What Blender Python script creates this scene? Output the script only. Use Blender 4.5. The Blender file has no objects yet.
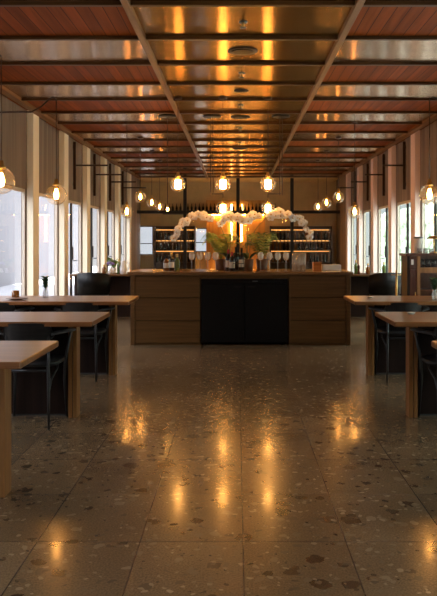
import bpy, math, random
from mathutils import Vector, Matrix
random.seed(7)
PI = math.pi
scn = bpy.context.scene
COL = scn.collection

# ------------------------------------------------------------------ camera, sky, exposure
FPX, CX, CZ = 720.0, -0.045, 1.33
VPX, VPY = 237.0, 241.0
cam_d = bpy.data.cameras.new('camera')
cam = bpy.data.objects.new('camera', cam_d); COL.objects.link(cam)
cam.location = (CX, 0, CZ); cam.rotation_euler = (PI/2, 0, 0)
cam_d.sensor_fit = 'VERTICAL'; cam_d.sensor_height = 36.0
cam_d.lens = FPX/596.0*36.0
cam_d.shift_x = -(VPX-218.5)/596.0
cam_d.shift_y = -(298.0-VPY)/596.0
cam_d.clip_end = 300
scn.camera = cam

SKY_HORIZON, SKY_ZENITH = 0.66, 13.0
world = bpy.data.worlds.new('overcast_sky'); scn.world = world
world.use_nodes = True
wn, wl = world.node_tree.nodes, world.node_tree.links
wn.clear()
wo = wn.new('ShaderNodeOutputWorld'); wb = wn.new('ShaderNodeBackground')
tc = wn.new('ShaderNodeTexCoord'); sx = wn.new('ShaderNodeSeparateXYZ')
mr = wn.new('ShaderNodeMapRange')
mr.inputs['From Min'].default_value = 0.12; mr.inputs['From Max'].default_value = 0.9
mr.inputs['To Min'].default_value = SKY_HORIZON; mr.inputs['To Max'].default_value = SKY_ZENITH
wl.new(tc.outputs['Generated'], sx.inputs[0]); wl.new(sx.outputs['Z'], mr.inputs['Value'])
wl.new(mr.outputs[0], wb.inputs['Strength'])
wb.inputs['Color'].default_value = (0.90, 0.92, 1.0, 1)
wl.new(wb.outputs[0], wo.inputs[0])

scn.view_settings.view_transform = 'Standard'
scn.view_settings.look = 'None'
scn.view_settings.gamma = 1.0
scn.view_settings.use_curve_mapping = False
scn.view_settings.exposure = 0.28
scn.cycles.use_denoising = True
scn.cycles.max_bounces = 10
scn.cycles.transparent_max_bounces = 24
scn.cycles.sample_clamp_indirect = 6.0
BULB = 115.0          # strength of the filament bulbs
TALL_BULB = 75.0      # strength of the large frosted bulbs above the bar

# daylight portals: the glazed openings of the two long walls
for sgn in (-1, 1):
    ld = bpy.data.lights.new('window_portal', 'AREA'); ld.shape = 'RECTANGLE'
    ld.size = 27.0; ld.size_y = 2.05; ld.cycles.is_portal = True
    lo = bpy.data.objects.new('window_portal', ld); COL.objects.link(lo)
    lo.location = (sgn*3.3, 9.5, 1.03)
    lo.rotation_euler = (PI/2, 0, PI/2 if sgn > 0 else -PI/2)

def PX(px, D):       # lateral position of something seen at column px, D metres away
    return (px-VPX)*D/FPX + CX
def PZ(py, D):
    return CZ + (VPY-py)*D/FPX

# ------------------------------------------------------------------ materials
def new_mat(name):
    m = bpy.data.materials.new(name); m.use_nodes = True
    nt = m.node_tree
    return m, nt, nt.nodes['Principled BSDF']
def rgba(c): return (c[0], c[1], c[2], 1)
def plain(name, c, rough=0.5, metal=0.0, noise=0.06, scale=20, coat=0.0):
    m, nt, b = new_mat(name)
    b.inputs['Roughness'].default_value = rough; b.inputs['Metallic'].default_value = metal
    b.inputs['Coat Weight'].default_value = coat
    n = nt.nodes.new('ShaderNodeTexNoise'); n.inputs['Scale'].default_value = scale
    n.inputs['Detail'].default_value = 4
    t = nt.nodes.new('ShaderNodeTexCoord'); nt.links.new(t.outputs['Object'], n.inputs['Vector'])
    r = nt.nodes.new('ShaderNodeMix'); r.data_type = 'RGBA'
    r.inputs['A'].default_value = rgba([x*(1-noise) for x in c])
    r.inputs['B'].default_value = rgba([min(1, x*(1+noise)) for x in c])
    nt.links.new(n.outputs['Fac'], r.inputs['Factor']); nt.links.new(r.outputs['Result'], b.inputs['Base Color'])
    return m
def wood(name, c1, c2, axis='X', rough=0.35, scale=1.0, planks=0.0, plank_axis='X', metal=0.0, coat=0.0, spec=0.25):
    """streaky grain running along axis; optional plank seams across plank_axis"""
    m, nt, b = new_mat(name); N, L = nt.nodes, nt.links
    t = N.new('ShaderNodeTexCoord'); mp = N.new('ShaderNodeMapping')
    s = [28*scale]*3; s['XYZ'.index(axis)] = 1.3*scale
    mp.inputs['Scale'].default_value = s
    L.new(t.outputs['Object'], mp.inputs['Vector'])
    n = N.new('ShaderNodeTexNoise'); n.inputs['Scale'].default_value = 1.0; n.inputs['Detail'].default_value = 6
    n.inputs['Distortion'].default_value = 0.6
    L.new(mp.outputs[0], n.inputs['Vector'])
    r = N.new('ShaderNodeValToRGB')
    r.color_ramp.elements[0].position = 0.32; r.color_ramp.elements[0].color = rgba(c1)
    r.color_ramp.elements[1].position = 0.70; r.color_ramp.elements[1].color = rgba(c2)
    L.new(n.outputs['Fac'], r.inputs['Fac'])
    out = r.outputs['Color']
    if planks:
        sep = N.new('ShaderNodeSeparateXYZ'); L.new(t.outputs['Object'], sep.inputs[0])
        d = N.new('ShaderNodeMath'); d.operation = 'DIVIDE'; d.inputs[1].default_value = planks
        L.new(sep.outputs[plank_axis], d.inputs[0])
        f = N.new('ShaderNodeMath'); f.operation = 'FRACT'; L.new(d.outputs[0], f.inputs[0])
        lt = N.new('ShaderNodeMath'); lt.operation = 'LESS_THAN'; lt.inputs[1].default_value = 0.07
        L.new(f.outputs[0], lt.inputs[0])
        fl = N.new('ShaderNodeMath'); fl.operation = 'FLOOR'; L.new(d.outputs[0], fl.inputs[0])
        wnz = N.new('ShaderNodeTexWhiteNoise'); wnz.noise_dimensions = '1D'; L.new(fl.outputs[0], wnz.inputs['W'])
        mrr = N.new('ShaderNodeMapRange'); mrr.inputs['To Min'].default_value = 0.8; mrr.inputs['To Max'].default_value = 1.15
        L.new(wnz.outputs['Value'], mrr.inputs['Value'])
        hs = N.new('ShaderNodeHueSaturation'); L.new(mrr.outputs[0], hs.inputs['Value']); L.new(out, hs.inputs['Color'])
        mx = N.new('ShaderNodeMix'); mx.data_type = 'RGBA'
        L.new(lt.outputs[0], mx.inputs['Factor']); L.new(hs.outputs[0], mx.inputs['A'])
        mx.inputs['B'].default_value = rgba([x*0.35 for x in c1])
        out = mx.outputs['Result']
    b.inputs['Specular IOR Level'].default_value = spec
    L.new(out, b.inputs['Base Color'])
    b.inputs['Roughness'].default_value = rough; b.inputs['Metallic'].default_value = metal
    b.inputs['Coat Weight'].default_value = coat; b.inputs['Coat Roughness'].default_value = 0.15
    return m
def brushed(m, amount=0.96):
    nt = m.node_tree; b = nt.nodes['Principled BSDF']
    b.inputs['Anisotropic'].default_value = amount
    c = nt.nodes.new('ShaderNodeCombineXYZ'); c.inputs['Y'].default_value = 1.0
    nt.links.new(c.outputs[0], b.inputs['Tangent'])
def emit(name, c, s):
    m, nt, b = new_mat(name)
    b.inputs['Base Color'].default_value = rgba(c)
    b.inputs['Emission Color'].default_value = rgba(c); b.inputs['Emission Strength'].default_value = s
    return m
def thin_glass(name, tint=(1, 1, 1), gloss=1.0, rough=0.02, glow=0.0):
    """one thin sheet of glass: clear straight on, mirror-like at grazing angles; glow = share of light it scatters"""
    m = bpy.data.materials.new(name); m.use_nodes = True
    nt = m.node_tree; nt.nodes.clear(); N, L = nt.nodes, nt.links
    o = N.new('ShaderNodeOutputMaterial'); mx = N.new('ShaderNodeMixShader')
    tr = N.new('ShaderNodeBsdfTransparent'); tr.inputs['Color'].default_value = rgba(tint)
    g = N.new('ShaderNodeBsdfGlossy'); g.inputs['Roughness'].default_value = rough
    lw = N.new('ShaderNodeLayerWeight'); lw.inputs['Blend'].default_value = 0.5
    p = N.new('ShaderNodeMath'); p.operation = 'POWER'; p.inputs[1].default_value = 4.0
    L.new(lw.outputs['Facing'], p.inputs[0])
    ml = N.new('ShaderNodeMath'); ml.operation = 'MULTIPLY_ADD'; ml.use_clamp = True
    ml.inputs[1].default_value = 0.9*gloss; ml.inputs[2].default_value = 0.05*gloss
    L.new(p.outputs[0], ml.inputs[0]); L.new(ml.outputs[0], mx.inputs['Fac'])
    base = tr.outputs[0]
    if glow:
        tl = N.new('ShaderNodeBsdfTranslucent'); tl.inputs['Color'].default_value = rgba(tint)
        m2 = N.new('ShaderNodeMixShader'); m2.inputs['Fac'].default_value = glow
        L.new(base, m2.inputs[1]); L.new(tl.outputs[0], m2.inputs[2]); base = m2.outputs[0]
    L.new(base, mx.inputs[1]); L.new(g.outputs[0], mx.inputs[2]); L.new(mx.outputs[0], o.inputs['Surface'])
    return m

def terrazzo():
    m, nt, b = new_mat('terrazzo'); N, L = nt.nodes, nt.links
    def math_(op, a, v=None, clamp=False):
        n = N.new('ShaderNodeMath'); n.operation = op; n.use_clamp = clamp
        if isinstance(a, (int, float)): n.inputs[0].default_value = a
        else: L.new(a, n.inputs[0])
        if v is not None:
            if isinstance(v, (int, float)): n.inputs[1].default_value = v
            else: L.new(v, n.inputs[1])
        return n.outputs[0]
    def mix(f, a, c):
        n = N.new('ShaderNodeMix'); n.data_type = 'RGBA'
        L.new(f, n.inputs['Factor'])
        for s, v in (('A', a), ('B', c)):
            if isinstance(v, tuple): n.inputs[s].default_value = rgba(v)
            else: L.new(v, n.inputs[s])
        return n.outputs['Result']
    t = N.new('ShaderNodeTexCoord'); P = t.outputs['Object']
    nz = N.new('ShaderNodeTexNoise'); nz.inputs['Scale'].default_value = 14; nz.inputs['Detail'].default_value = 3
    L.new(P, nz.inputs['Vector'])
    mm = N.new('ShaderNodeVectorMath'); mm.operation = 'MULTIPLY_ADD'
    mm.inputs[1].default_value = (0.07, 0.07, 0.0); L.new(nz.outputs['Color'], mm.inputs[0]); L.new(P, mm.inputs[2])
    Q = mm.outputs[0]
    base_n = N.new('ShaderNodeTexNoise'); base_n.inputs['Scale'].default_value = 2.2; base_n.inputs['Detail'].default_value = 5
    L.new(P, base_n.inputs['Vector'])
    col = mix(base_n.outputs['Fac'], (0.120, 0.078, 0.040), (0.215, 0.145, 0.080))
    fine = N.new('ShaderNodeTexNoise'); fine.inputs['Scale'].default_value = 120; fine.inputs['Detail'].default_value = 2
    L.new(P, fine.inputs['Vector'])
    fm = N.new('ShaderNodeMapRange'); fm.inputs['From Min'].default_value = 0.3; fm.inputs['From Max'].default_value = 0.7
    fm.inputs['To Min'].default_value = 0.7; fm.inputs['To Max'].default_value = 1.3
    L.new(fine.outputs['Fac'], fm.inputs['Value'])
    hs = N.new('ShaderNodeHueSaturation'); L.new(col, hs.inputs['Color']); L.new(fm.outputs[0], hs.inputs['Value'])
    col = hs.outputs[0]
    # stone chips of several sizes
    for sc, dth, keep, dark, light in ((9.5, 0.42, 0.20, (0.036, 0.021, 0.011), (0.085, 0.053, 0.028)),
                                       (16, 0.45, 0.34, (0.042, 0.026, 0.014), (0.26, 0.19, 0.115)),
                                       (34, 0.46, 0.36, (0.045, 0.028, 0.015), (0.36, 0.27, 0.17)),
                                       (4.6, 0.30, 0.09, (0.040, 0.024, 0.013), (0.07, 0.043, 0.023))):
        v = N.new('ShaderNodeTexVoronoi'); v.inputs['Scale'].default_value = sc; v.inputs['Randomness'].default_value = 1.0
        v.voronoi_dimensions = '2D'
        L.new(Q, v.inputs['Vector'])
        sp = N.new('ShaderNodeSeparateColor'); L.new(v.outputs['Color'], sp.inputs[0])
        th = math_('MULTIPLY', sp.outputs['Green'], dth)
        inside = math_('LESS_THAN', v.outputs['Distance'], th)
        pick = math_('LESS_THAN', sp.outputs['Red'], keep)
        f = math_('MULTIPLY', inside, pick)
        f = math_('MULTIPLY', f, 0.85)
        stone = mix(sp.outputs['Blue'], dark, light)
        col = mix(f, col, stone)
    # slab joints 0.455 x 0.60
    sep = N.new('ShaderNodeSeparateXYZ'); L.new(P, sep.inputs[0])
    def joint(o, off, pitch, w):
        a = math_('ADD', o, off); a = math_('DIVIDE', a, pitch); f = math_('FRACT', a)
        return math_('LESS_THAN', f, w/pitch), math_('FLOOR', a)
    jx, ix = joint(sep.outputs['X'], 0.022+4.55, 0.455, 0.007)
    jy, iy = joint(sep.outputs['Y'], 60-3.18, 0.60, 0.007)
    cmb = N.new('ShaderNodeCombineXYZ'); L.new(ix, cmb.inputs[0]); L.new(iy, cmb.inputs[1])
    wn2 = N.new('ShaderNodeTexWhiteNoise'); wn2.noise_dimensions = '2D'; L.new(cmb.outputs[0], wn2.inputs['Vector'])
    tm = N.new('ShaderNodeMapRange'); tm.inputs['To Min'].default_value = 0.86; tm.inputs['To Max'].default_value = 1.1
    L.new(wn2.outputs['Value'], tm.inputs['Value'])
    h2 = N.new('ShaderNodeHueSaturation'); L.new(col, h2.inputs['Color']); L.new(tm.outputs[0], h2.inputs['Value'])
    j = math_('MAXIMUM', jx, jy); j = math_('MULTIPLY', j, 0.9)
    col = mix(j, h2.outputs[0], (0.045, 0.035, 0.028))
    L.new(col, b.inputs['Base Color'])
    rn = N.new('ShaderNodeMapRange'); rn.inputs['To Min'].default_value = 0.19; rn.inputs['To Max'].default_value = 0.28
    L.new(base_n.outputs['Fac'], rn.inputs['Value']); L.new(rn.outputs[0], b.inputs['Roughness'])
    b.inputs['IOR'].default_value = 1.42
    b.inputs['Coat Weight'].default_value = 0.22; b.inputs['Coat Roughness'].default_value = 0.10
    return m

M = {}
M['floor'] = terrazzo()
M['plaster'] = wood('board_marked_plaster', (0.17, 0.130, 0.098), (0.30, 0.235, 0.185), 'Z', 0.85, 0.22)
M['pilaster'] = plain('cream_paint', (0.90, 0.79, 0.59), 0.6, 0, 0.05, 4)
M['pilaster_r'] = plain('blush_paint', (0.88, 0.68, 0.60), 0.6, 0, 0.05, 4)
M['red_wood'] = wood('red_brown_planks', (0.155, 0.033, 0.004), (0.25, 0.056, 0.008), 'Y', 0.55, 0.7, 0.115, 'X')
M['red_wood'].node_tree.nodes['Principled BSDF'].inputs['Specular IOR Level'].default_value = 0.04
M['satin'] = wood('satin_laminate_lamplit', (0.40, 0.24, 0.075), (0.54, 0.34, 0.12), 'X', 0.24, 0.5, metal=0.95)  # same laminate as the side panels, warm lamplight put into its colour
M['satin_side'] = wood('satin_laminate_daylit', (0.36, 0.225, 0.13), (0.46, 0.30, 0.18), 'X', 0.24, 0.5, metal=0.9)  # same laminate as the centre, greyed to carry reflected daylight in its colour
brushed(M['satin']); brushed(M['satin_side'])
M['beam'] = wood('ceiling_batten_wood', (0.050, 0.018, 0.004), (0.095, 0.037, 0.008), 'X', 0.5)
M['batten'] = wood('long_batten_wood', (0.15, 0.070, 0.022), (0.23, 0.115, 0.040), 'Y', 0.45)
M['door_frame'] = plain('warm_grey_frame', (0.55, 0.47, 0.38), 0.5)
M['dark_metal'] = plain('black_steel', (0.018, 0.015, 0.013), 0.45, 0.6)
M['rod'] = plain('bronze_rod', (0.06, 0.035, 0.022), 0.4, 0.5)
M['steel'] = plain('grey_steel', (0.16, 0.17, 0.18), 0.32, 0.85)
M['leg'] = plain('dark_grey_steel_leg', (0.045, 0.046, 0.048), 0.35, 0.7)
M['table_wood'] = wood('oiled_table_wood', (0.19, 0.072, 0.022), (0.30, 0.125, 0.043), 'X', 0.30, coat=0.12)
M['post_wood'] = wood('table_post_wood', (0.19, 0.080, 0.022), (0.29, 0.13, 0.042), 'Z', 0.45)
M['dark_panel'] = wood('dark_panel', (0.010, 0.0045, 0.003), (0.020, 0.009, 0.0055), 'Z', 0.5)
M['chair_black'] = wood('black_stained_ply', (0.012, 0.011, 0.011), (0.024, 0.022, 0.022), 'X', 0.45)
M['chair_arm'] = plain('grey_arm', (0.06, 0.062, 0.065), 0.4)
M['bar_wood'] = wood('bar_front_wood', (0.085, 0.040, 0.011), (0.135, 0.066, 0.020), 'X', 0.45)
M['bar_top'] = wood('bar_top_wood', (0.15, 0.075, 0.028), (0.23, 0.12, 0.048), 'X', 0.25, coat=0.3)
M['black'] = plain('black_enamel', (0.004, 0.0035, 0.0035), 0.5)
for k_ in ('black', 'dark_panel'): M[k_].node_tree.nodes['Principled BSDF'].inputs['Specular IOR Level'].default_value = 0.18
M['brass'] = plain('brass', (0.62, 0.40, 0.13), 0.28, 1.0, 0.03)
M['globe'] = thin_glass('clear_globe_glass', (1.0, 0.95, 0.86), 1.2, 0.02, 0.015)
M['pane'] = thin_glass('window_pane', (0.97, 0.98, 0.98), 0.25)
M['pane_g'] = thin_glass('green_window_pane', (0.90, 0.97, 0.93), 0.25)
M['bulb'] = emit('filament_bulb', (1.0, 0.43, 0.09), BULB)
M['tall_bulb'] = emit('frosted_tall_bulb', (1.0, 0.45, 0.10), TALL_BULB)
M['led'] = emit('warm_led', (1.0, 0.45, 0.11), 1.8)
M['added_glow'] = emit('added_warm_glow', (1.0, 0.46, 0.10), 75.0)  # glow of the strips added to brighten the amber panel
M['tube'] = emit('golden_tube_lamp', (1.0, 0.60, 0.20), 14.0)
M['amber_wall'] = wood('amber_timber_wall', (0.50, 0.22, 0.045), (0.72, 0.36, 0.085), 'Z', 0.5, 0.4)
M['bowl'] = thin_glass('wine_glass_bowl', (0.97, 0.97, 0.97), 2.4, 0.03, 0.32)  # whitish scatter mixed in to stand for window reflections on the bowls
M['clear'] = thin_glass('clear_drinking_glass', (0.95, 0.96, 0.97), 2.0, 0.03, 0.16)
M['bottle_dark'] = plain('dark_bottle_glass', (0.016, 0.014, 0.010), 0.12, 0, coat=0.6)
M['bottle_green'] = plain('green_bottle_glass', (0.09, 0.16, 0.035), 0.15, 0, coat=0.5)
M['bottle_amber'] = plain('amber_bottle_glass', (0.20, 0.075, 0.015), 0.15, 0, coat=0.5)
M['label_white'] = plain('paper_label', (0.70, 0.66, 0.58), 0.7)
M['label_red'] = plain('red_foil', (0.35, 0.025, 0.02), 0.4)
M['white'] = plain('white_ceramic', (0.80, 0.78, 0.74), 0.3)
M['petal'] = plain('orchid_petal', (0.92, 0.90, 0.88), 0.55, 0, 0.02)
b_ = M['petal'].node_tree.nodes['Principled BSDF']; b_.inputs['Transmission Weight'].default_value = 0.35; b_.inputs['Roughness'].default_value = 0.8; b_.inputs['IOR'].default_value = 1.05
M['petal_core'] = plain('orchid_core', (0.62, 0.40, 0.18), 0.5)
M['stem'] = plain('green_stem', (0.10, 0.13, 0.035), 0.5)
M['leaf'] = plain('fern_leaf', (0.26, 0.40, 0.06), 0.45, 0, 0.35, 14)
M['leaf_dull'] = plain('fern_leaf_dull', (0.07, 0.13, 0.03), 0.45, 0, 0.35, 14)
M['leaf_b'] = plain('fern_leaf_yellowish', (0.40, 0.42, 0.07), 0.45, 0, 0.35, 14)
M['leaf_d'] = plain('dark_sprig_leaf', (0.03, 0.085, 0.025), 0.45)
M['cabinet'] = wood('red_brown_cabinet', (0.060, 0.018, 0.008), (0.110, 0.035, 0.014), 'Z', 0.35, coat=0.3)
M['cabinet_l'] = wood('light_cabinet_edge', (0.20, 0.09, 0.035), (0.30, 0.14, 0.055), 'Z', 0.4)
M['orange_box'] = wood('orange_box_wood', (0.42, 0.14, 0.03), (0.58, 0.22, 0.05), 'X', 0.4)
M['terracotta'] = plain('brown_pot', (0.16, 0.085, 0.045), 0.5)
M['purple'] = plain('purple_petal', (0.22, 0.16, 0.42), 0.5)
M['wine_wall'] = plain('wine_room_plaster', (0.66, 0.45, 0.20), 0.8, 0, 0.25, 3)
M['shelf_wood'] = wood('wine_shelf_wood', (0.08, 0.045, 0.022), (0.14, 0.08, 0.038), 'X', 0.5)
M['paving'] = plain('pale_paving', (0.62, 0.61, 0.60), 0.9, 0, 0.08, 2)
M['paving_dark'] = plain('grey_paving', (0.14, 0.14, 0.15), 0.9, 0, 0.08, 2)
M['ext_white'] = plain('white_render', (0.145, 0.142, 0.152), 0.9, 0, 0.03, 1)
M['ext_green'] = plain('pale_hedge_leaf', (0.42, 0.50, 0.38), 0.8, 0, 0.08, 5)

# ------------------------------------------------------------------ mesh builder
class MB:
    def __init__(s): s.v = []; s.f = []; s.sm = []; s.mi = []; s.mat = 0
    def add(s, vs, fs, smooth=False, mtx=None):
        o = len(s.v)
        s.v += [tuple(mtx @ Vector(p)) if mtx else tuple(p) for p in vs]
        s.f += [tuple(i+o for i in f) for f in fs]
        s.sm += [smooth]*len(fs); s.mi += [s.mat]*len(fs)
        return s
    def box(s, x0, x1, y0, y1, z0, z1, mtx=None, bev=0.0):
        if x1 < x0: x0, x1 = x1, x0
        if bev <= 0:
            vs = [(x, y, z) for z in (z0, z1) for y in (y0, y1) for x in (x0, x1)]
            fs = [(0, 2, 3, 1), (4, 5, 7, 6), (0, 1, 5, 4), (2, 6, 7, 3), (0, 4, 6, 2), (1, 3, 7, 5)]
            return s.add(vs, fs, False, mtx)
        # chamfered along every edge of the outline (top and bottom)
        b = min(bev, (x1-x0)/2.1, (y1-y0)/2.1, (z1-z0)/2.1)
        def ring(i, z):
            return [(x0+i+b, y0+i, z), (x1-i-b, y0+i, z), (x1-i, y0+i+b, z), (x1-i, y1-i-b, z),
                    (x1-i-b, y1-i, z), (x0+i+b, y1-i, z), (x0+i, y1-i-b, z), (x0+i, y0+i+b, z)]
        return s.rings([ring(b*.7, z0), ring(0, z0+b), ring(0, z1-b), ring(b*.7, z1)], False, mtx)
    def rings(s, rs, smooth=True, mtx=None, caps=True, closed=True):
        n = len(rs[0]); vs = [p for r in rs for p in r]; fs = []
        for k in range(len(rs)-1):
            for i in range(n if closed else n-1):
                j = (i+1) % n
                fs.append((k*n+i, k*n+j, (k+1)*n+j, (k+1)*n+i))
        if caps:
            fs.append(tuple(reversed(range(n)))); fs.append(tuple((len(rs)-1)*n+i for i in range(n)))
        return s.add(vs, fs, smooth, mtx)
    def lathe(s, prof, n=16, mtx=None, caps=True, smooth=True):
        rs = [[(r*math.cos(2*PI*i/n), r*math.sin(2*PI*i/n), z) for i in range(n)] for r, z in prof]
        return s.rings(rs, smooth, mtx, caps)
    def tube(s, pts, r, n=8, mtx=None):
        pts = [Vector(p) for p in pts]; rs = []
        rr = r if isinstance(r, (list, tuple)) else [r]*len(pts)
        for i, p in enumerate(pts):
            d = (pts[min(i+1, len(pts)-1)]-pts[max(i-1, 0)]).normalized()
            a = d.orthogonal().normalized() if i == 0 else (pa - d*pa.dot(d)).normalized()
            pa = a; c = d.cross(a)
            rs.append([tuple(p+(a*math.cos(2*PI*k/n)+c*math.sin(2*PI*k/n))*rr[i]) for k in range(n)])
        return s.rings(rs, True, mtx)
    def sphere(s, c, r, n=16, m=10, sz=1.0):
        prof = [(max(1e-4, r*math.sin(PI*i/m)), -r*sz*math.cos(PI*i/m)) for i in range(m+1)]
        return s.lathe(prof, n, Matrix.Translation(c), caps=False)
    def build(s, name, mat, parent=None, loc=None):
        me = bpy.data.meshes.new(name); me.from_pydata(s.v, [], s.f)
        for p, sm, mi in zip(me.polygons, s.sm, s.mi): p.use_smooth = sm; p.material_index = mi
        for mm in (mat if isinstance(mat, list) else [mat]): me.materials.append(mm)
        me.update()
        o = bpy.data.objects.new(name, me); COL.objects.link(o)
        if parent: o.parent = parent
        if loc: o.location = loc
        return o
def tag(o, label, cat, group=None):
    o['label'] = label; o['category'] = cat
    if group: o['group'] = group
    return o
def thing(name, label, cat, loc=(0, 0, 0), rz=0, group=None):
    o = bpy.data.objects.new(name, None); COL.objects.link(o)
    o.empty_display_size = 0.05; o.location = loc; o.rotation_euler = (0, 0, rz)
    return tag(o, label, cat, group)
def struct(mb, name, mat, parent=None):
    o = mb.build(name, mat, parent)
    if not parent: o['kind'] = 'structure'
    return o
def kids(o): return [c for c in COL.objects if c.parent == o]
def dup(root, label, loc, rz=None, group=None, sx=1):
    r = root.copy(); COL.objects.link(r); r.location = loc
    if rz is not None: r.rotation_euler = (0, 0, rz)
    r['label'] = label
    if group: r['group'] = group
    for ch in kids(root):
        c = ch.copy(); COL.objects.link(c); c.parent = r
        for g in kids(ch):
            d = g.copy(); COL.objects.link(d); d.parent = c
    return r
ORD = ['nearest', 'second nearest', 'third nearest', 'fourth nearest', 'fifth nearest', 'sixth nearest', 'seventh nearest', 'eighth nearest', 'ninth nearest']
SIDE = {-1: 'left', 1: 'right'}

# ------------------------------------------------------------------ room shell
Y0, Y1, YB = -3.6, 21.5, 23.0       # wall behind the viewer, glazed partition, back of the wine room
XF, XW, XO = 3.03, 3.13, 3.21       # pilaster face, plaster face, outer face
ZC, ZP = 3.21, 3.245                 # underside of beams, underside of panels
HEAD = 2.09
struct(MB().box(-3.4, 3.4, Y0-.2, YB+.2, -.2, 0), 'floor', M['floor'])
struct(MB().box(3.401, 14, -10, 40, -.3, -.08).box(-14, 14, YB+.21, 40, -.3, -.0801), 'ground', M['paving'])
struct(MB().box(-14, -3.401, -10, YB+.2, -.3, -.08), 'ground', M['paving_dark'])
struct(MB().box(-3.4, 3.4, Y0-.2, Y0, 0, 3.5), 'wall_rear', M['plaster'])

PITCH, PW = 1.90, 0.30
ps = [10.56+PITCH*k for k in range(-7, 6)]          # near edge of every pilaster
PIL_END = ps[-1]+PW
nwin = ndoor = ntrim = 0
for sgn in (-1, 1):
    sd = SIDE[sgn]
    mb = MB().box(sgn*XW, sgn*XO, Y0-.2, YB, HEAD, 3.5)
    mb.box(sgn*XW, sgn*XO, Y0-.2, ps[0], 0, HEAD)
    mb.box(sgn*XW, sgn*XO, PIL_END, YB, 0, HEAD)
    for y in ps: mb.box(sgn*XW, sgn*XO, y, y+PW, 0, HEAD)
    struct(mb, 'wall_'+sd, M['plaster'])
    for k, y in enumerate(ps):
        ntrim += 1
        struct(MB().box(sgn*XF, sgn*(XW-.0005), y, y+PW, 0, 3.28, bev=.006), 'trim_%d' % ntrim, M['pilaster'] if sgn < 0 else M['pilaster_r'])
    ntrim += 1
    struct(MB().box(sgn*(XF-.10), sgn*(XF-.002), Y0, Y1, ZC-.01, ZP), 'trim_%d' % ntrim, M['batten'])
    # glazed bays
    for k in range(len(ps)-1):
        a, b = ps[k]+PW+.001, ps[k+1]-.001
        xa, xb = sgn*(XW+.02), sgn*(XW+.06)
        isdoor = ps[k] > 12.2 or (sgn > 0 and ps[k] > 8)
        if isdoor: ndoor += 1; nm = 'door_%d' % ndoor
        else: nwin += 1; nm = 'window_%d' % nwin
        root = bpy.data.objects.new(nm, None); COL.objects.link(root); root['kind'] = 'structure'
        root.location = (sgn*(XW+.06), (a+b)/2, 0); root.empty_display_size = .05
        ox, oy = root.location.x, root.location.y
        def T(mb, nm2, mat, par=root):
            o = mb.build(nm2, mat, par)
            for v in o.data.vertices: v.co.x -= ox; v.co.y -= oy
            return o
        fr = MB().box(xa, xb, a, a+.03, .02, HEAD-.002).box(xa, xb, b-.03, b, .02, HEAD-.002)
        fr.box(xa, xb, a+.03, b-.03, HEAD-.05, HEAD-.002).box(xa, xb, a+.03, b-.03, 0.002, .05)
        T(fr, 'frame', M['door_frame'])
        g = MB().box(sgn*(XW+.036), sgn*(XW+.042), a+.03, b-.03, .05, HEAD-.05)
        T(g, 'pane', M['pane'] if sgn < 0 else M['pane_g'])
        if isdoor:
            m_ = (a+b)/2
            T(MB().box(xa, xb, m_-.022, m_+.022, .05, HEAD-.05), 'stile', M['dark_metal'])
            xi = sgn*(XW+.02)
            T(MB().box(xi, xi-sgn*.02, m_-.03, m_+.03, .98, 1.22), 'lock_case', M['dark_metal'])
            h = MB().tube([(xi-sgn*.02, m_, .96), (xi-sgn*.06, m_, .96), (xi-sgn*.07, m_+.02, .96), (xi-sgn*.07, m_+.15, .96)], .011)
            T(h, 'lever', M['steel'])
# ceiling: panels, then cross beams, long battens
bays = [5.76+.972*k for k in range(-10, 17)]
XB = .925
cen, redp, sat = MB(), MB(), MB()
for i in range(len(bays)-1):
    a, b = bays[i], bays[i+1]
    if a > Y1: break
    b = min(b, Y1)
    cen.box(-XB, XB, a, b, ZP, ZP+.03)
    tgt = redp if (i % 2 == 0) else sat
    for sgn in (-1, 1): tgt.box(sgn*XB, sgn*XO, a, b, ZP, ZP+.03)
roof = MB().box(-3.4, 3.4, Y0-.2, YB+.2, ZP+.031, 3.6)
struct(roof, 'ceiling', M['plaster'])
ntrim += 1; struct(cen, 'trim_%d' % ntrim, M['satin'])
ntrim += 1; struct(sat, 'trim_%d' % ntrim, M['satin_side'])
ntrim += 1; struct(redp, 'trim_%d' % ntrim, M['red_wood'])
for y in bays:
    if y > Y1-.1 or y < Y0: continue
    ntrim += 1
    mb = MB()
    for x0, x1 in ((-XF+.101, -XB-.031), (-XB+.031, XB-.031), (XB+.031, XF-.101)):
        mb.box(x0, x1, y-.024, y+.024, ZC, ZP-.0005, bev=.004)
    struct(mb, 'trim_%d' % ntrim, M['beam'])
for sgn in (-1, 1):
    ntrim += 1
    struct(MB().box(sgn*(XB-.03), sgn*(XB+.03), Y0, Y1, ZC-.015, ZP-.0005, bev=.004), 'trim_%d' % ntrim, M['batten'])

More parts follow.
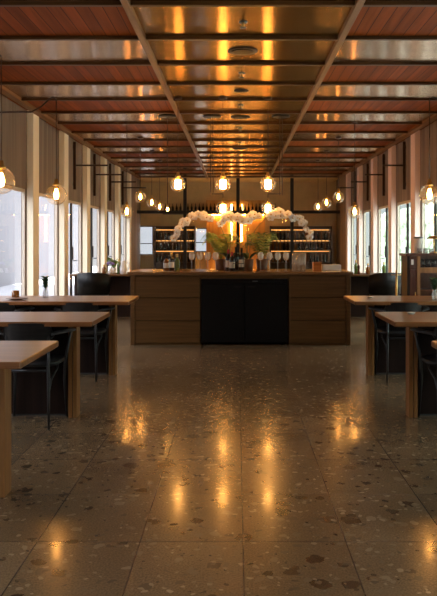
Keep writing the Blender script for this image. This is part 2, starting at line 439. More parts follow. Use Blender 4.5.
# back of the wine room, with two openings added in place of bright window reflections
def wall_with_holes(mb, y0, y1, x0, x1, z0, z1, holes):
    xs = sorted({x0, x1, *[h[0] for h in holes], *[h[1] for h in holes]})
    for a, b in zip(xs, xs[1:]):
        hs = [h for h in holes if h[0] <= a and h[1] >= b]
        if not hs: mb.box(a, b, y0, y1, z0, z1)
        else:
            mb.box(a, b, y0, y1, z0, hs[0][2]); mb.box(a, b, y0, y1, hs[0][3], z1)
    return mb
DB = YB
holes = [(PX(138.5, DB), PX(153, DB), PZ(255, DB), PZ(226, DB)), (PX(195, DB), PX(208, DB), PZ(252, DB), PZ(228, DB))]
struct(wall_with_holes(MB(), YB, YB+.2, -3.4, 3.4, 0, 3.5, holes), 'wall_back', M['wine_wall'])
for h in holes:
    nwin += 1
    root = bpy.data.objects.new('window_%d' % nwin, None); COL.objects.link(root); root['kind'] = 'structure'  # added window, stands where only a reflected bright patch is
    x0, x1, z0, z1 = h
    e = .001
    f = MB().box(x0+e, x0+.03, YB+.05, YB+.1, z0+e, z1-e).box(x1-.03, x1-e, YB+.05, YB+.1, z0+e, z1-e)
    f.box(x0+.03, x1-.03, YB+.05, YB+.1, z0+e, z0+.03).box(x0+.03, x1-.03, YB+.05, YB+.1, z1-.03, z1-e)
    f.box(x0+.03, x1-.03, YB+.06, YB+.09, z0+.38*(z1-z0), z0+.38*(z1-z0)+.025)
    f.build('frame', M['dark_metal'], root)
    MB().box(x0+.03, x1-.03, YB+.072, YB+.078, z0+.03, z1-.03).build('pane', M['pane'], root)
struct(MB().box(-XF, XF, Y1+.06, YB, ZC, ZP+.03), 'trim_%d' % (ntrim+1), M['wine_wall'])

# outside: white garden wall on the left, clipped hedge on the right
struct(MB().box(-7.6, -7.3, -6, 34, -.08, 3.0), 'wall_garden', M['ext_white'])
hb = MB()
for i in range(900):
    y = random.uniform(2, 36); z = random.uniform(-.05, 2.6); x = 7.0+random.uniform(-.25, .25)
    r = random.uniform(.14, .26)
    hb.sphere((x, y, max(z, r*.6)), r, 6, 4)
hb.box(7.0, 7.6, 2, 36, -.08, 2.5)
h_ = hb.build('hedge', M['ext_green']); tag(h_, 'pale green hedge outside the right-hand windows', 'hedge'); h_['kind'] = 'stuff'

# ------------------------------------------------------------------ glazed steel partition
gp = thing('glass_partition', 'black steel framed glass partition across the far end of the room', 'partition', (0, Y1, 0))
ZT = PZ(212, Y1)
posts = [PX(185, Y1), PX(238, Y1), PX(292, Y1)]
for x in posts: MB().box(x-.05, x+.05, -.03, .03, 0.002, ZC-.001, bev=.004).build('post', M['dark_metal'], gp)
xs = [-XF+.002]+posts+[XF-.002]
for a, b in zip(xs, xs[1:]):
    a2 = a+.051 if a in posts else a; b2 = b-.051 if b in posts else b
    MB().box(a2, b2, -.03, .03, ZT-.045, ZT+.045).build('transom', M['dark_metal'], gp)
    MB().box(a2, b2, -.006, .006, .02, ZT-.046).build('pane', M['pane'], gp)
    MB().box(a2, b2, -.006, .006, ZT+.046, ZC-.001).build('pane', M['pane'], gp)

# ------------------------------------------------------------------ wine room behind the partition
def bottle_mesh(mb, h=.31, r=.038, n=12):
    return mb.lathe([(r*.9, 0), (r, .006), (r, h*.56), (r*.92, h*.62), (r*.42, h*.74), (r*.36, h*.78), (r*.36, h*.965), (r*.40, h*.97), (r*.40, h)], n)
bt = {}
for nm in ('bottle_dark', 'bottle_green', 'bottle_amber'): pass
ap = MB().box(PX(206, 22.8), PX(265, 22.8), YB-.06, YB-.001, 0.002, PZ(200, 22.8)).build('wall_panel', M['amber_wall'])
MB().box(PX(208, 22.8), PX(263, 22.8), YB-.16, YB-.12, .10, .14).build('added_light_strip', M['added_glow'], ap)  # hidden strip added at the base to light the amber panel from below
MB().box(PX(208, 22.8), PX(263, 22.8), YB-.119, YB-.0605, .10, .12).build('bracket', M['dark_metal'], ap)
tag(ap, 'amber timber wall panel glowing behind the bar orchids', 'wall panel')
for px, nm in ((231.5, 'left'), (241.5, 'right')):
    t = thing('tube_lamp', 'golden vertical tube lamp, %s of the pair behind the orchids' % nm, 'lamp', (PX(px, 22.7), YB-.12, PZ(242, 22.7)), 0, 'vertical tube lamps')
    MB().lathe([(.02, 0), (.03, .004), (.03, 1.19), (.02, 1.2)], 10).build('tube', M['tube'], t)
    MB().lathe([(.036, -.05), (.036, -.001)], 10).build('lamp_base', M['brass'], t)
    MB().box(-.012, .012, .03, .059, .55, .6).build('bracket', M['brass'], t)
first = {}
def shelf_bottle(kind, loc, label, group):
    if kind not in first:
        o = bottle_mesh(MB(), .30, .037, 8).build('wine_bottle', M[kind]); first[kind] = o
    else:
        o = first[kind].copy(); COL.objects.link(o)
    o.location = loc; return tag(o, label, 'bottle', group)
for sgn, (pa, pb) in ((-1, (154.5, 194)), (1, (271, 331))):
    y = YB-.34
    xa, xb = PX(pa, y), PX(pb, y)
    u = thing('wine_shelf', 'lit wine shelving against the back wall, %s of the glowing amber panel' % SIDE[sgn], 'shelf', (0, 0, 0))
    top = PZ(226, y)
    MB().box(xa-.03, xa, y, YB-.001, .002, top).build('side_panel', M['shelf_wood'], u)
    MB().box(xb, xb+.03, y, YB-.001, .002, top).build('side_panel', M['shelf_wood'], u)
    MB().box(xa, xb, YB-.02, YB-.001, .1, top).build('back_panel', M['shelf_wood'], u)
    zs = [PZ(229.5, y)+.03, PZ(240.5, y)+.03, PZ(251, y)+.03, .66, .30]
    for q, z in enumerate(zs):
        sh = MB().box(xa, xb, y, YB-.021, z-.03, z).build('shelf', M['shelf_wood'], u)
        if q < 3: MB().box(xa+.02, xb-.02, YB-.06, YB-.04, z-.05, z-.031).build('led_strip', M['led'], sh)
    for q, z in enumerate(zs[1:4]):
        n = int((xb-xa)/.115)
        for i in range(n):
            shelf_bottle(random.choice(['bottle_dark', 'bottle_dark', 'bottle_amber']), (xa+.07+i*(xb-xa-.12)/max(1, n-1), y+.13, z),
                         'wine bottle standing on the lit back-wall shelves %s of the amber panel' % SIDE[sgn], 'bottles on the %s wine shelves' % SIDE[sgn])
# high ledge with a row of bottles
y = YB-.30; zl = PZ(213, y)
hs_ = MB().box(PX(163, y), PX(278, y), y-.06, YB-.002, zl-.04, zl).build('bottle_ledge', M['shelf_wood'])
MB().box(PX(207, y), PX(264, y), y+.16, y+.20, zl-.06, zl-.0405).build('added_light_strip', M['added_glow'], hs_)  # strip added under the ledge to wash the amber panel with light
tag(hs_, 'long high ledge carrying a row of bottles above the amber panel', 'shelf')
for i in range(30):
    shelf_bottle('bottle_dark', (PX(165+i*3.8, y), y+.08, zl), 'dark bottle in the row along the high ledge at the back', 'bottles on the high ledge')

# ------------------------------------------------------------------ tables
TT = .76
def make_table(sgn, yc, label):
    t = thing('dining_table', label, 'table', (sgn*1.065, yc, 0), 0, 'dining tables along the walls')
    L_ = 1.90
    MB().box(0, sgn*L_, -.365, .365, TT-.034, TT, bev=.005).build('tabletop', M['table_wood'], t)
    for a in (.183, .218):
        MB().box(sgn*a, sgn*(a+.029), -.03, .085, .001, TT-.0345, bev=.002).build('post_board', M['post_wood'], t)
    MB().box(sgn*.2125, sgn*.2175, -.018, .075, .001, TT-.04).build('spacer', M['dark_panel'], t)
    MB().box(sgn*.255, sgn*1.88, .05, .09, .012, TT-.0345).build('base_panel', M['dark_panel'], t)
    MB().box(sgn*.255, sgn*1.88, .048, .092, .001, .0115).build('floor_strip', M['steel'], t)
    return t
TY = [3.755, 5.435, 7.145]
TL = {(-1, 0): 'wooden table nearest the viewer on the left, its end cut by the frame',
      (-1, 1): 'middle of the three wooden tables on the left side of the aisle',
      (-1, 2): 'wooden table on the left with a green sprig vase and brown cup',
      (1, 0): 'wooden table nearest the viewer on the right, only one corner showing',
      (1, 1): 'middle of the three wooden tables on the right, small white saucer on it',
      (1, 2): 'wooden table on the right in front of the red-brown service cabinet'}
for (s, i), lab in TL.items(): make_table(s, TY[i], lab)

# ------------------------------------------------------------------ chairs
def make_chair(label, group):
    """faces +Y, origin on the floor under the seat centre"""
    c = thing('dining_chair', label, 'chair', (0, 0, 0), 0, group)
    rs = []
    for z, k in ((.435, .92), (.445, 1.0), (.462, 1.0), (.470, .95)):
        rs.append([(k*.205*math.copysign(abs(math.cos(a))**.6, math.cos(a)), k*.185*math.copysign(abs(math.sin(a))**.6, math.sin(a)), z) for a in [2*PI*i/28 for i in range(28)]])
    MB().rings(rs).build('seat', M['chair_black'], c)
    # bent plywood back: a curved, rounded band
    n = 20; outer, inner = [], []
    fv, ff = [], []
    for i in range(n+1):
        u = -1+2*i/n; x = .185*u; yb = -.20+.055*u*u
        e = (1-abs(u)**5)
        zt = .668+.082*max(0, e)**.5; zb = .668-.040*max(0, e)**.5-.008
        tl = .025
        for (yy, zz) in ((yb-.011-.03, zt), (yb+.009-.03, zt), (yb+.009, zb), (yb-.011, zb)): fv.append((x, yy, zz))
    for i in range(n):
        for k in range(4):
            k2 = (k+1) % 4
            ff.append((i*4+k, i*4+k2, (i+1)*4+k2, (i+1)*4+k))
    ff += [(3, 2, 1, 0), (n*4, n*4+1, n*4+2, n*4+3)]
    MB().add(fv, ff, False).build('backrest', M['chair_black'], c)
    for s in (-1, 1):
        pts = [(s*.162, -.165, .668), (s*.20, -.145, .675), (s*.245, -.10, .68), (s*.262, -.02, .68), (s*.262, .06, .675), (s*.255, .10, .668)]
        rr = []
        for i, p in enumerate(pts):
            d = (Vector(pts[min(i+1, 5)])-Vector(pts[max(i-1, 0)])).normalized(); sd = Vector((d.y, -d.x, 0)).normalized()
            w = .026; hgt = .013
            P = Vector(p)
            rr.append([tuple(P+sd*w*math.cos(a)+Vector((0, 0, hgt*math.sin(a)))) for a in [2*PI*k/10 for k in range(10)]])
        MB().rings(rr).build('armrest', M['chair_arm'], c)
        lg = MB().tube([(s*.165, -.235, .004), (s*.152, -.19, .30), (s*.145, -.172, .44), (s*.15, -.176, .66)], [.0085, .011, .011, .010])
        lg.build('rear_leg', M['leg'], c)
        lf = MB().tube([(s*.20, .165, .004), (s*.185, .14, .30), (s*.195, .13, .44), (s*.25, .07, .668)], [.0085, .011, .011, .010])
        lf.build('front_leg', M['leg'], c)
        MB().tube([(s*.154, -.20, .25), (s*.158, -.13, .345), (s*.175, -.03, .405), (s*.17, .0, .436)], .007).build('brace', M['leg'], c)
    MB().tube([(-.15, -.176, .41), (.15, -.176, .41)], .009).build('rear_rail', M['leg'], c)
    return c
chair_first = []
def place_chair(x, y, rz, label, group):
    if not chair_first:
        c = make_chair(label, group); chair_first.append(c); c.location = (x, y, 0); c.rotation_euler = (0, 0, rz); return c
    return dup(chair_first[0], label, (x, y, 0), rz, group)
G1 = 'low black chairs tucked under the dining tables'
CH = [(-1, 1, 1.53, 'low black chair at the middle table on the left'),
      (-1, 2, 1.53, 'low black chair at the left table with the sprig vase, nearer the aisle'),
      (-1, 2, 2.32, 'low black chair at the left table with the sprig vase, nearer the wall'),
      (1, 1, 1.53, 'low black chair at the middle table on the right'),
      (1, 2, 1.53, 'low black chair at the right table in front of the service cabinet')]
for s, i, x, lab in CH: place_chair(s*x, TY[i]-.152, 0, lab, G1)

# ------------------------------------------------------------------ the bar
BX, BY0, BY1, BZ = 1.405, 9.20, 10.15, .935
bar = thing('bar_counter', 'long wooden bar counter with a black refrigerator set in its middle', 'bar', (0, BY0, 0))
FX0, FX1 = PX(201, BY0), PX(288, BY0)
def B(mb, nm, mat, par=bar): return mb.build(nm, mat, par)
d_ = BY1-BY0
B(MB().box(-BX-.035, BX+.035, -.045, d_+.04, BZ-.04, BZ, bev=.006), 'countertop', M['bar_top'])
for sgn in (-1, 1):
    B(MB().box(sgn*(BX-.055), sgn*BX, -.012, d_, .001, BZ-.0405, bev=.003), 'end_panel', M['bar_wood'])
zz = [.020, .315, .605, BZ-.0405]
for x0, x1 in ((-BX+.056, FX0-.012), (FX1+.012, BX-.056)):
    for a, b in zip(zz, zz[1:]):
        B(MB().box(x0, x1, .0, .035, a+.003, b-.003, bev=.004), 'front_panel', M['bar_wood'])
    B(MB().box(x0, x1, .04, .06, .001, BZ-.041), 'backing_board', M['dark_panel'])
    B(MB().box(x0, x1, .012, .039, .001, .0195), 'kick_plate', M['bar_wood'])
B(MB().box(-BX+.056, BX-.056, d_-.04, d_-.01, .001, BZ-.041), 'rear_panel', M['bar_wood'])
B(MB().box(FX0-.010, FX1+.010, .0, .035, BZ-.085, BZ-.041), 'apron', M['bar_wood'])
fr = thing('refrigerator', 'black two-door refrigerator built into the middle of the bar', 'refrigerator', ((FX0+FX1)/2, BY0, 0))
W = (FX1-FX0)/2-.004
MB().box(-W, W, .03, .60, .03, BZ-.09).build('body', M['black'], fr)
for s in (-1, 1):
    d = MB().box(s*.004, s*W, .0, .028, .032, BZ-.15, bev=.004).build('door', M['black'], fr)
    MB().box(s*.04, s*.14, -.012, -.0005, BZ-.20, BZ-.185).build('handle', M['dark_metal'], d)
MB().box(-W, W, .004, .029, BZ-.146, BZ-.092).build('control_panel', M['black'], fr)
MB().box(.10, .17, .001, .0038, BZ-.125, BZ-.112).build('badge', M['steel'], fr)
for s in (-1, 1):
    for yy in (.08, .5): MB().lathe([(.02, .001), (.02, .0295)], 8, Matrix.Translation((s*(W-.06), yy, 0))).build('foot', M['black'], fr)

# wine glasses
def make_wineglass(label, group):
    g = thing('wine_glass', label, 'glass', (0, 0, 0), 0, group)
    MB().lathe([(.001, .138), (.018, .142), (.034, .158), (.042, .182), (.040, .215), (.034, .248), (.0325, .248), (.0385, .215), (.0402, .183), (.032, .160), (.017, .146), (.001, .142)], 18, caps=False).build('bowl', M['bowl'], g)
    MB().lathe([(.0042, .006), (.0036, .03), (.0036, .12), (.006, .137)], 8).build('stem', M['bowl'], g)
    MB().lathe([(.036, 0), (.036, .002), (.012, .0055), (.004, .007)], 18).build('foot', M['bowl'], g)
    return g
wg = None
for row, xs_, nm in ((0, (191.9, 200, 207.9, 215.7), 'left'), (1, (260.6, 269.5, 277.8, 286), 'right')):
    for dy in (0,):
        for q, px in enumerate(xs_):
            D = 9.45+dy; x = PX(px, 9.45)+(.05 if dy else 0)
            pos = ['leftmost', 'second from left', 'third from left', 'rightmost'][q]
            lab = 'wine glass on the bar in the row %s of the bottles, %s' % (nm, pos)
            grp = 'wine glasses %s of the bottles' % nm
            if wg is None: wg = make_wineglass(lab, grp); wg.location = (x, D, BZ)
            else: dup(wg, lab, (x, D, BZ), None, grp)
# tall tumblers on the right
tb = None
for q, px in enumerate((294, 298.8, 303.5)):
    lab = 'tall clear glass beside the right wine glasses, ' + ['left', 'middle', 'right'][q] + ' of three'
    if tb is None:
        tb = thing('glass_carafe', lab, 'glass', (PX(px, 9.5), 9.5, BZ), 0, 'tall clear glasses')
        MB().lathe([(.001, .004), (.026, .004), (.029, .24), (.031, .24), (.029, 0), (.001, 0)], 16, caps=False).build('vessel', M['clear'], tb)
        MB().lathe([(.0285, .004), (.0285, .022)], 16).build('thick_base', M['clear'], tb)
    else: dup(tb, lab, (PX(px, 9.5), 9.5+.02*q, BZ), None)

def make_bottle(name, x, y, z, h, r, mat, label, lab_mat=None, cap_mat=None, group=None):
    t = thing(name, label, 'bottle', (x, y, z), 0, group)
    bottle_mesh(MB(), h, r, 16).build('glass_body', M[mat], t)
    if lab_mat: MB().lathe([(r+.0008, h*.16), (r+.0008, h*.48)], 16, caps=False).build('paper_label', M[lab_mat], t)
    if cap_mat: MB().lathe([(r*.43, h*.80), (r*.45, h*.805), (r*.45, h*1.004), (r*.3, h*1.01)], 12).build('cap', M[cap_mat], t)
    return t
bl = [(228.3, 9.62, .28, 'bottle_dark', 'dark wine bottle with red foil, left end of the bottle cluster', 'label_white', 'label_red'),
      (232.0, 9.45, .25, 'bottle_dark', 'squat dark bottle with a pale label in front of the orchid pots', 'label_white', 'label_red'),
      (236.0, 9.66, .31, 'bottle_dark', 'tall black bottle behind the caddy in the middle of the bar', None, 'black'),
      (241.5, 9.62, .30, 'bottle_dark', 'dark wine bottle with pale label, right end of the bottle cluster', 'label_white', 'black'),
      (166.0, 9.75, .20, 'bottle_amber', 'short amber bottle near the left end of the bar', 'label_white', 'black'),
      (171.5, 9.70, .24, 'bottle_dark', 'dark bottle second from the left end of the bar', 'label_white', 'brass'),
      (177.0, 9.75, .22, 'bottle_green', 'green bottle left of the left wine glasses', None, 'brass')]
for px, D, h, mt, lab, lm, cm in bl: make_bottle('bottle', PX(px, D), D, BZ, h, .036, mt, lab, lm, cm)
# wire caddy
cd = thing('bar_caddy', 'black wire caddy in the middle of the bar before the bottles', 'caddy', (PX(238.5, 9.42), 9.42, BZ))
MB().box(-.075, .075, -.045, .045, 0, .012, bev=.003).build('tray', M['black'], cd)
for x in (-.07, -.035, 0, .035, .07):
    MB().tube([(x, -.042, .012), (x, -.042, .10)], .003, 6).build('bar', M['dark_metal'], cd)
MB().tube([(-.07, -.042, .10), (.07, -.042, .10), (.07, .042, .10), (-.07, .042, .10), (-.07, -.042, .10)], .0035, 6).build('rim', M['dark_metal'], cd)
MB().tube([(-.07, .042, .012), (-.07, .042, .10)], .003, 6).build('bar', M['dark_metal'], cd)
MB().tube([(.07, .042, .012), (.07, .042, .10)], .003, 6).build('bar', M['dark_metal'], cd)
MB().tube([(-.07, 0, .10), (-.06, 0, .19), (0, 0, .21), (.06, 0, .19), (.07, 0, .10)], .0035, 6).build('handle', M['dark_metal'], cd)
# boxes on the right end of the bar
bx = thing('wooden_box', 'small orange wooden box on the right part of the bar', 'box', (PX(317, 9.7), 9.7, BZ))
MB().box(-.055, .055, -.06, .06, 0, .095, bev=.004).build('body', M['orange_box'], bx)
MB().box(-.058, .058, -.063, .063, .0955, .112, bev=.004).build('lid', M['orange_box'], bx)
mn = MB()
mn.box(-.13, .13, -.09, .09, 0, .012, bev=.003).box(-.125, .125, -.085, .085, .013, .075, bev=.004)
o = mn.build('napkin_stack', M['white'], None, (PX(331, 9.75), 9.75, BZ)); tag(o, 'flat white stack of napkins on the right end of the bar', 'napkins')

# ferns
def fern(name, loc, R, H, nf, mat, label, pot_r, pot_h, potmat):
    t = thing(name, label, 'plant', loc)
    MB().lathe([(pot_r*.8, 0), (pot_r*.84, .004), (pot_r, pot_h), (pot_r*.9, pot_h), (pot_r*.85, pot_h*.85)], 18).build('pot', potmat, t)
    for i in range(nf):
        a = 2*PI*i/nf+random.uniform(-.25, .25); ln = R*random.uniform(.65, 1.05); up = H*random.uniform(.6, 1.05)
        pts = []
        for k in range(9):
            u = k/8
            pts.append(Vector((math.cos(a)*ln*u, math.sin(a)*ln*u, pot_h*.9+up*math.sin(min(1.0, u*1.25)*PI/2)-up*.55*max(0, u-.55)**1.3*2)))
        mb = MB(); mb.tube(pts, [.004-.003*k/8 for k in range(9)], 5)
        side = Vector((-math.sin(a), math.cos(a), 0))
        for k in range(2, 17):
            u = k/17*8; i0 = min(7, int(u)); p = pts[i0].lerp(pts[i0+1], u-i0)
            d = (pts[i0+1]-pts[i0]).normalized()
            ll = .075*math.sin(PI*min(.97, .12+k/18))*(R/.3)+.012
            for s in (-1, 1):
                tip = p+side*s*ll+d*ll*.45+Vector((0, 0, -.25*ll+random.uniform(-.01, .01)))
                w = d*.008
                mid = p.lerp(tip, .5)+Vector((0, 0, .008))
                mb.add([p, mid-w, tip, mid+w], [(0, 1, 2), (0, 2, 3)], True)
        mb.build('frond', mat[i % 2], t)
    return t
fern('potted_fern', (PX(221, 9.95), 9.95, BZ), .38, .43, 15, (M['leaf'], M['leaf_b']), 'feathery green fern behind the left wine glasses', .085, .15, M['terracotta'])
fern('potted_fern', (PX(262, 9.95), 9.95, BZ), .36, .40, 15, (M['leaf_b'], M['leaf_dull']), 'feathery yellow-green fern behind the right wine glasses', .085, .15, M['terracotta'])

# orchids with arching sprays
def flower_mesh():
    mb = MB()
    for k in range(5):
        a = PI/2+2*PI*k/5; w = .026 if k in (1, 4) else .018; l = .047 if k in (1, 4) else .044
        c, s = math.cos(a), math.sin(a)
        rows = []
        for u, ww, zz in ((.04, .25, 0), (.35, .9, .006), (.65, 1.0, .006), (.9, .55, 0), (1.0, .12, -.004)):
            rows.append([(c*l*u-s*w*ww*q, s*l*u+c*w*ww*q, zz-abs(q)*.004) for q in (-1, 0, 1)])
        mb.rings(rows, True, None, False, False)
    mb.mat = 1
    mb.sphere((0, -.006, .008), .009, 8, 5)
    return mb
fl_first = []
def flower(parent, p, direc, sc):
    if not fl_first:
        o = flower_mesh().build('flower', [M['petal'], M['petal_core']], parent); fl_first.append(o)
    else:
        o = fl_first[0].copy(); COL.objects.link(o); o.parent = parent
    q = Vector(direc).to_track_quat('Z', 'Y')
    o.rotation_mode = 'QUATERNION'; o.rotation_quaternion = q
    o.location = p; o.scale = (sc, sc, sc)
def orchid(loc, sprays, label):
    t = thing('potted_orchid', label, 'plant', loc)
    MB().lathe([(.06, 0), (.065, .004), (.08, .15), (.074, .15), (.07, .13)], 18).build('pot', M['terracotta'], t)
    for i in range(5):
        a = 2*PI*i/5+.4; mb = MB(); rows = []
        for k in range(6):
            u = k/5; r = .03+.17*u; w = .030*math.sin(PI*(.12+.85*u))
            z = .14+.09*math.sin(u*PI*.62)
            c, s = math.cos(a), math.sin(a)
            rows.append([(c*r-s*w*q, s*r+c*w*q, z+abs(q)*.008) for q in (-1, 0, 1)])
        mb.rings(rows, True, None, False, False); mb.build('leaf', M['leaf_d'], t)
    for pts, u0, n in sprays:
        P = [Vector(p) for p in pts]
        # smooth through the points
        S = []
        for i in range(len(P)-1):
            p0, p1, p2, p3 = P[max(0, i-1)], P[i], P[i+1], P[min(len(P)-1, i+2)]
            for k in range(6):
                u = k/6
                S.append(.5*((2*p1)+(p2-p0)*u+(2*p0-5*p1+4*p2-p3)*u*u+(3*p1-p0-3*p2+p3)*u**3))
        S.append(P[-1])
        MB().tube(S, [.005-.003*k/(len(S)-1) for k in range(len(S))], 6).build('stem', M['stem'], t)
        for k in range(n):
            u = u0+(1-u0)*k/(n-1); f = u*(len(S)-1); i = min(len(S)-2, int(f)); p = S[i].lerp(S[i+1], f-i)
            off = Vector((random.uniform(-.022, .022), random.uniform(-.05, .02), random.uniform(-.035, .03)))
            flower(t, p+off, (random.uniform(-.6, .6), -1, random.uniform(-.3, .35)), random.uniform(1.15, 1.55)*(1.0-.25*(k/n)))
DO = 9.8
def LP(px, py, base):       # a spray point over the bar, relative to the pot
    return (PX(px, DO)-base[0], 0+random.uniform(-.03, .03), PZ(py, DO)-base[2])
b1 = (PX(229, DO), DO+.02, BZ)
orchid(b1, [([(0, 0, .13), LP(226, 240, b1), LP(217, 222, b1), LP(203, 215, b1), LP(189, 218, b1), LP(179, 227, b1), LP(174, 238, b1)], .42, 24),
            ([(0, .02, .13), LP(231, 235, b1), LP(233, 226, b1), LP(230, 217, b1), LP(225, 216, b1), LP(221, 225, b1)], .52, 13)],
       'white orchid arching to the left above the bar')
b2 = (PX(248, DO), DO+.02, BZ)
orchid(b2, [([(0, 0, .13), LP(253, 235, b2), LP(264, 220, b2), LP(276, 213.5, b2), LP(290, 215, b2), LP(302, 222, b2), LP(311, 236, b2)], .42, 24),
            ([(0, .02, .13), LP(247, 235, b2), LP(248, 226, b2), LP(251, 217, b2), LP(258, 214, b2)], .60, 9),
            ([(0, -.02, .13), LP(244, 235, b2), LP(243, 224, b2), LP(241, 217, b2), LP(236, 217, b2)], .62, 8)],
       'white orchid arching to the right above the bar')

# ------------------------------------------------------------------ pendant lamps
def lamp_parts(t, zc, ztop, globe='globe', tall=False):
    """origin at the globe centre"""
    R = .105
    n = 20; prof = [(R*math.sin(a), -R*math.cos(a)) for a in [.001+(PI-.30)*i/14 for i in range(15)]]
    MB().lathe(prof, n, caps=False).build('globe', M[globe], t)
    MB().lathe([(.036, .092), (.036, .112), (.022, .120), (.018, .155), (.008, .160)], 14).build('socket', M['brass'], t)
    if tall: MB().lathe([(.030, -.066), (.042, -.060), (.044, -.050), (.044, .045), (.036, .056), (.014, .060)], 16).build('bulb', M['tall_bulb'], t)
    else: MB().lathe([(.004, -.048), (.018, -.040), (.025, -.015), (.024, .015), (.016, .045), (.012, .060)], 12).build('bulb', M['bulb'], t)
    MB().lathe([(.013, .061), (.013, .0915)], 10).build('bulb_neck', M['brass'], t)
    if ztop: MB().tube([(0, 0, .160), (0, 0, ztop-zc)], .0045, 6).build('cord', M['rod'], t)
def pendant(x, y, z, label, group, rose=True, ztop=None, tall=False, swing=None):
    t = thing('pendant_lamp', label, 'lamp', (x, y, z), 0, group)
    zt = ztop or (ZP-.001)
    if swing:
        # bent wall arm: level from the wall, rising to a crook that carries the cord
        sg = 1 if x > 0 else -1; zw = 2.655-z; zk = 2.80-z; xw = sg*XW-x
        lamp_parts(t, z, z+zk-.03)
        P = [(xw-sg*.0005, .12, zw), (sg*.27, .06, zw), (sg*.16, .03, zw+.05), (sg*.07, .01, zk-.02), (sg*.03, 0, zk), (0, 0, zk-.03)]
        MB().tube(P, .009, 8).build('arm', M['rod'], t)
        MB().lathe([(.03, 0), (.03, .012)], 12, Matrix.Translation((xw-sg*.001, .12, zw)) @ Matrix.Rotation(-sg*PI/2, 4, 'Y')).build('wall_plate', M['rod'], t)
        return t
    lamp_parts(t, z, zt, tall=tall)
    if rose: MB().lathe([(.05, ZP-z-.025), (.055, ZP-z-.02), (.055, ZP-z-.0005)], 16).build('ceiling_rose', M['rod'], t)
    return t
for sgn in (-1, 1):
    s = SIDE[sgn]
    low = [(1.885, 5.62), (1.885, 7.33), (1.82, 11.6)]
    for q, (x, y) in enumerate(low):
        if sgn > 0 and q == 0: continue      # outside the picture
        pendant(sgn*x-(.0 if sgn < 0 else -.03), y, 1.80, 'low clear globe pendant on the %s side, %s' % (s, ['nearest the viewer and cut by the frame' , 'second of the low row' if sgn < 0 else 'nearest of the low row', 'farthest of the low row'][q]), 'low globe pendants', swing=q < 2)
    for q, (x, y) in enumerate([(1.83, 13.3), (1.85, 15.25), (1.88, 17.1)]):
        pendant(sgn*x, y, 2.14, 'higher globe pendant beyond the bar along the %s windows, %s of the three' % (s, ['nearest', 'middle', 'farthest'][q]), 'high globe pendants')
for q, px in enumerate((178, 223, 268)):
    pendant(PX(px, 9.6), 9.6, 2.09, 'upper globe pendant above the bar, ' + ['left', 'middle', 'right'][q] + ' of the row', 'globe pendants above the bar', tall=True)
# rods with side arms carrying the lower globes
def arm_lamp(xr, xl, y, label):
    t = thing('arm_pendant', label, 'lamp', (xl, y, 1.83), 0, 'arm pendants behind the bar')
    lamp_parts(t, 1.83, None, tall=True)
    d = xr-xl; za = 2.05-1.83
    MB().tube([(0, 0, .160), (0, 0, za)], .005, 6).build('drop', M['rod'], t)
    MB().tube([(0, 0, za), (d, 0, za)], .007, 6).build('arm', M['rod'], t)
    for dx in (-.018, .018): MB().tube([(d+dx, 0, za-.02), (d+dx, 0, ZP-1.83-.021)], .007, 6).build('rod', M['rod'], t)
    MB().lathe([(.13, ZP-1.83-.022), (.14, ZP-1.83-.018), (.14, ZP-1.83-.0005)], 20, Matrix.Translation((d, 0, 0))).build('ceiling_plate', M['dark_metal'], t)
arm_lamp(PX(212, 11.0), PX(223, 11.0), 11.0, 'lower globe lamp hung on a side arm, left of the two behind the bar')
arm_lamp(PX(281, 11.0), PX(268, 11.0), 11.0, 'lower globe lamp hung on a side arm, right of the two behind the bar')
t = thing('rod_pendant', 'thin rod pendant with one tiny bulb, left of the bar lamps', 'lamp', (PX(167.5, 11.0), 11.0, PZ(209, 11.0)))
MB().lathe([(.005, -.03), (.014, -.02), (.016, 0), (.010, .02)], 10).build('bulb', M['bulb'], t)
MB().lathe([(.012, .021), (.012, .06), (.006, .064)], 10).build('socket', M['brass'], t)
zt_ = ZP-t.location.z
MB().tube([(0, 0, .064), (0, 0, zt_-.022)], .006, 6).build('rod', M['rod'], t)
MB().lathe([(.13, zt_-.022), (.14, zt_-.018), (.14, zt_-.0005)], 20).build('ceiling_plate', M['dark_metal'], t)

# ------------------------------------------------------------------ wall rods with arms
for sgn in (-1, 1):
    k = 0
    for i, y in enumerate(ps):
        if y < 12.3 or y > 20: continue
        yc = y+PW+.80
        if yc > 21: continue
        r = thing('wall_bracket', 'dark bracket rod with an arm on the %s wall, %s of its row' % (SIDE[sgn], ORD[k]), 'bracket', (sgn*(XW-.03), yc, 0), 0, 'bracket rods on the walls')
        k += 1
        MB().box(-.024, .024, -.024, .024, 2.30, ZC-.015).build('upright', M['rod'], r)
        ln = .62 if sgn < 0 else .40
        MB().tube([(-sgn*.024, 0, 2.755), (-sgn*ln, 0, 2.755)], .016, 8).build('arm', M['rod'], r)
        for z in (2.4, 3.1): MB().box(sgn*.0245, sgn*.0297, -.03, .03, z-.03, z+.03).build('fixing_plate', M['rod'], r)

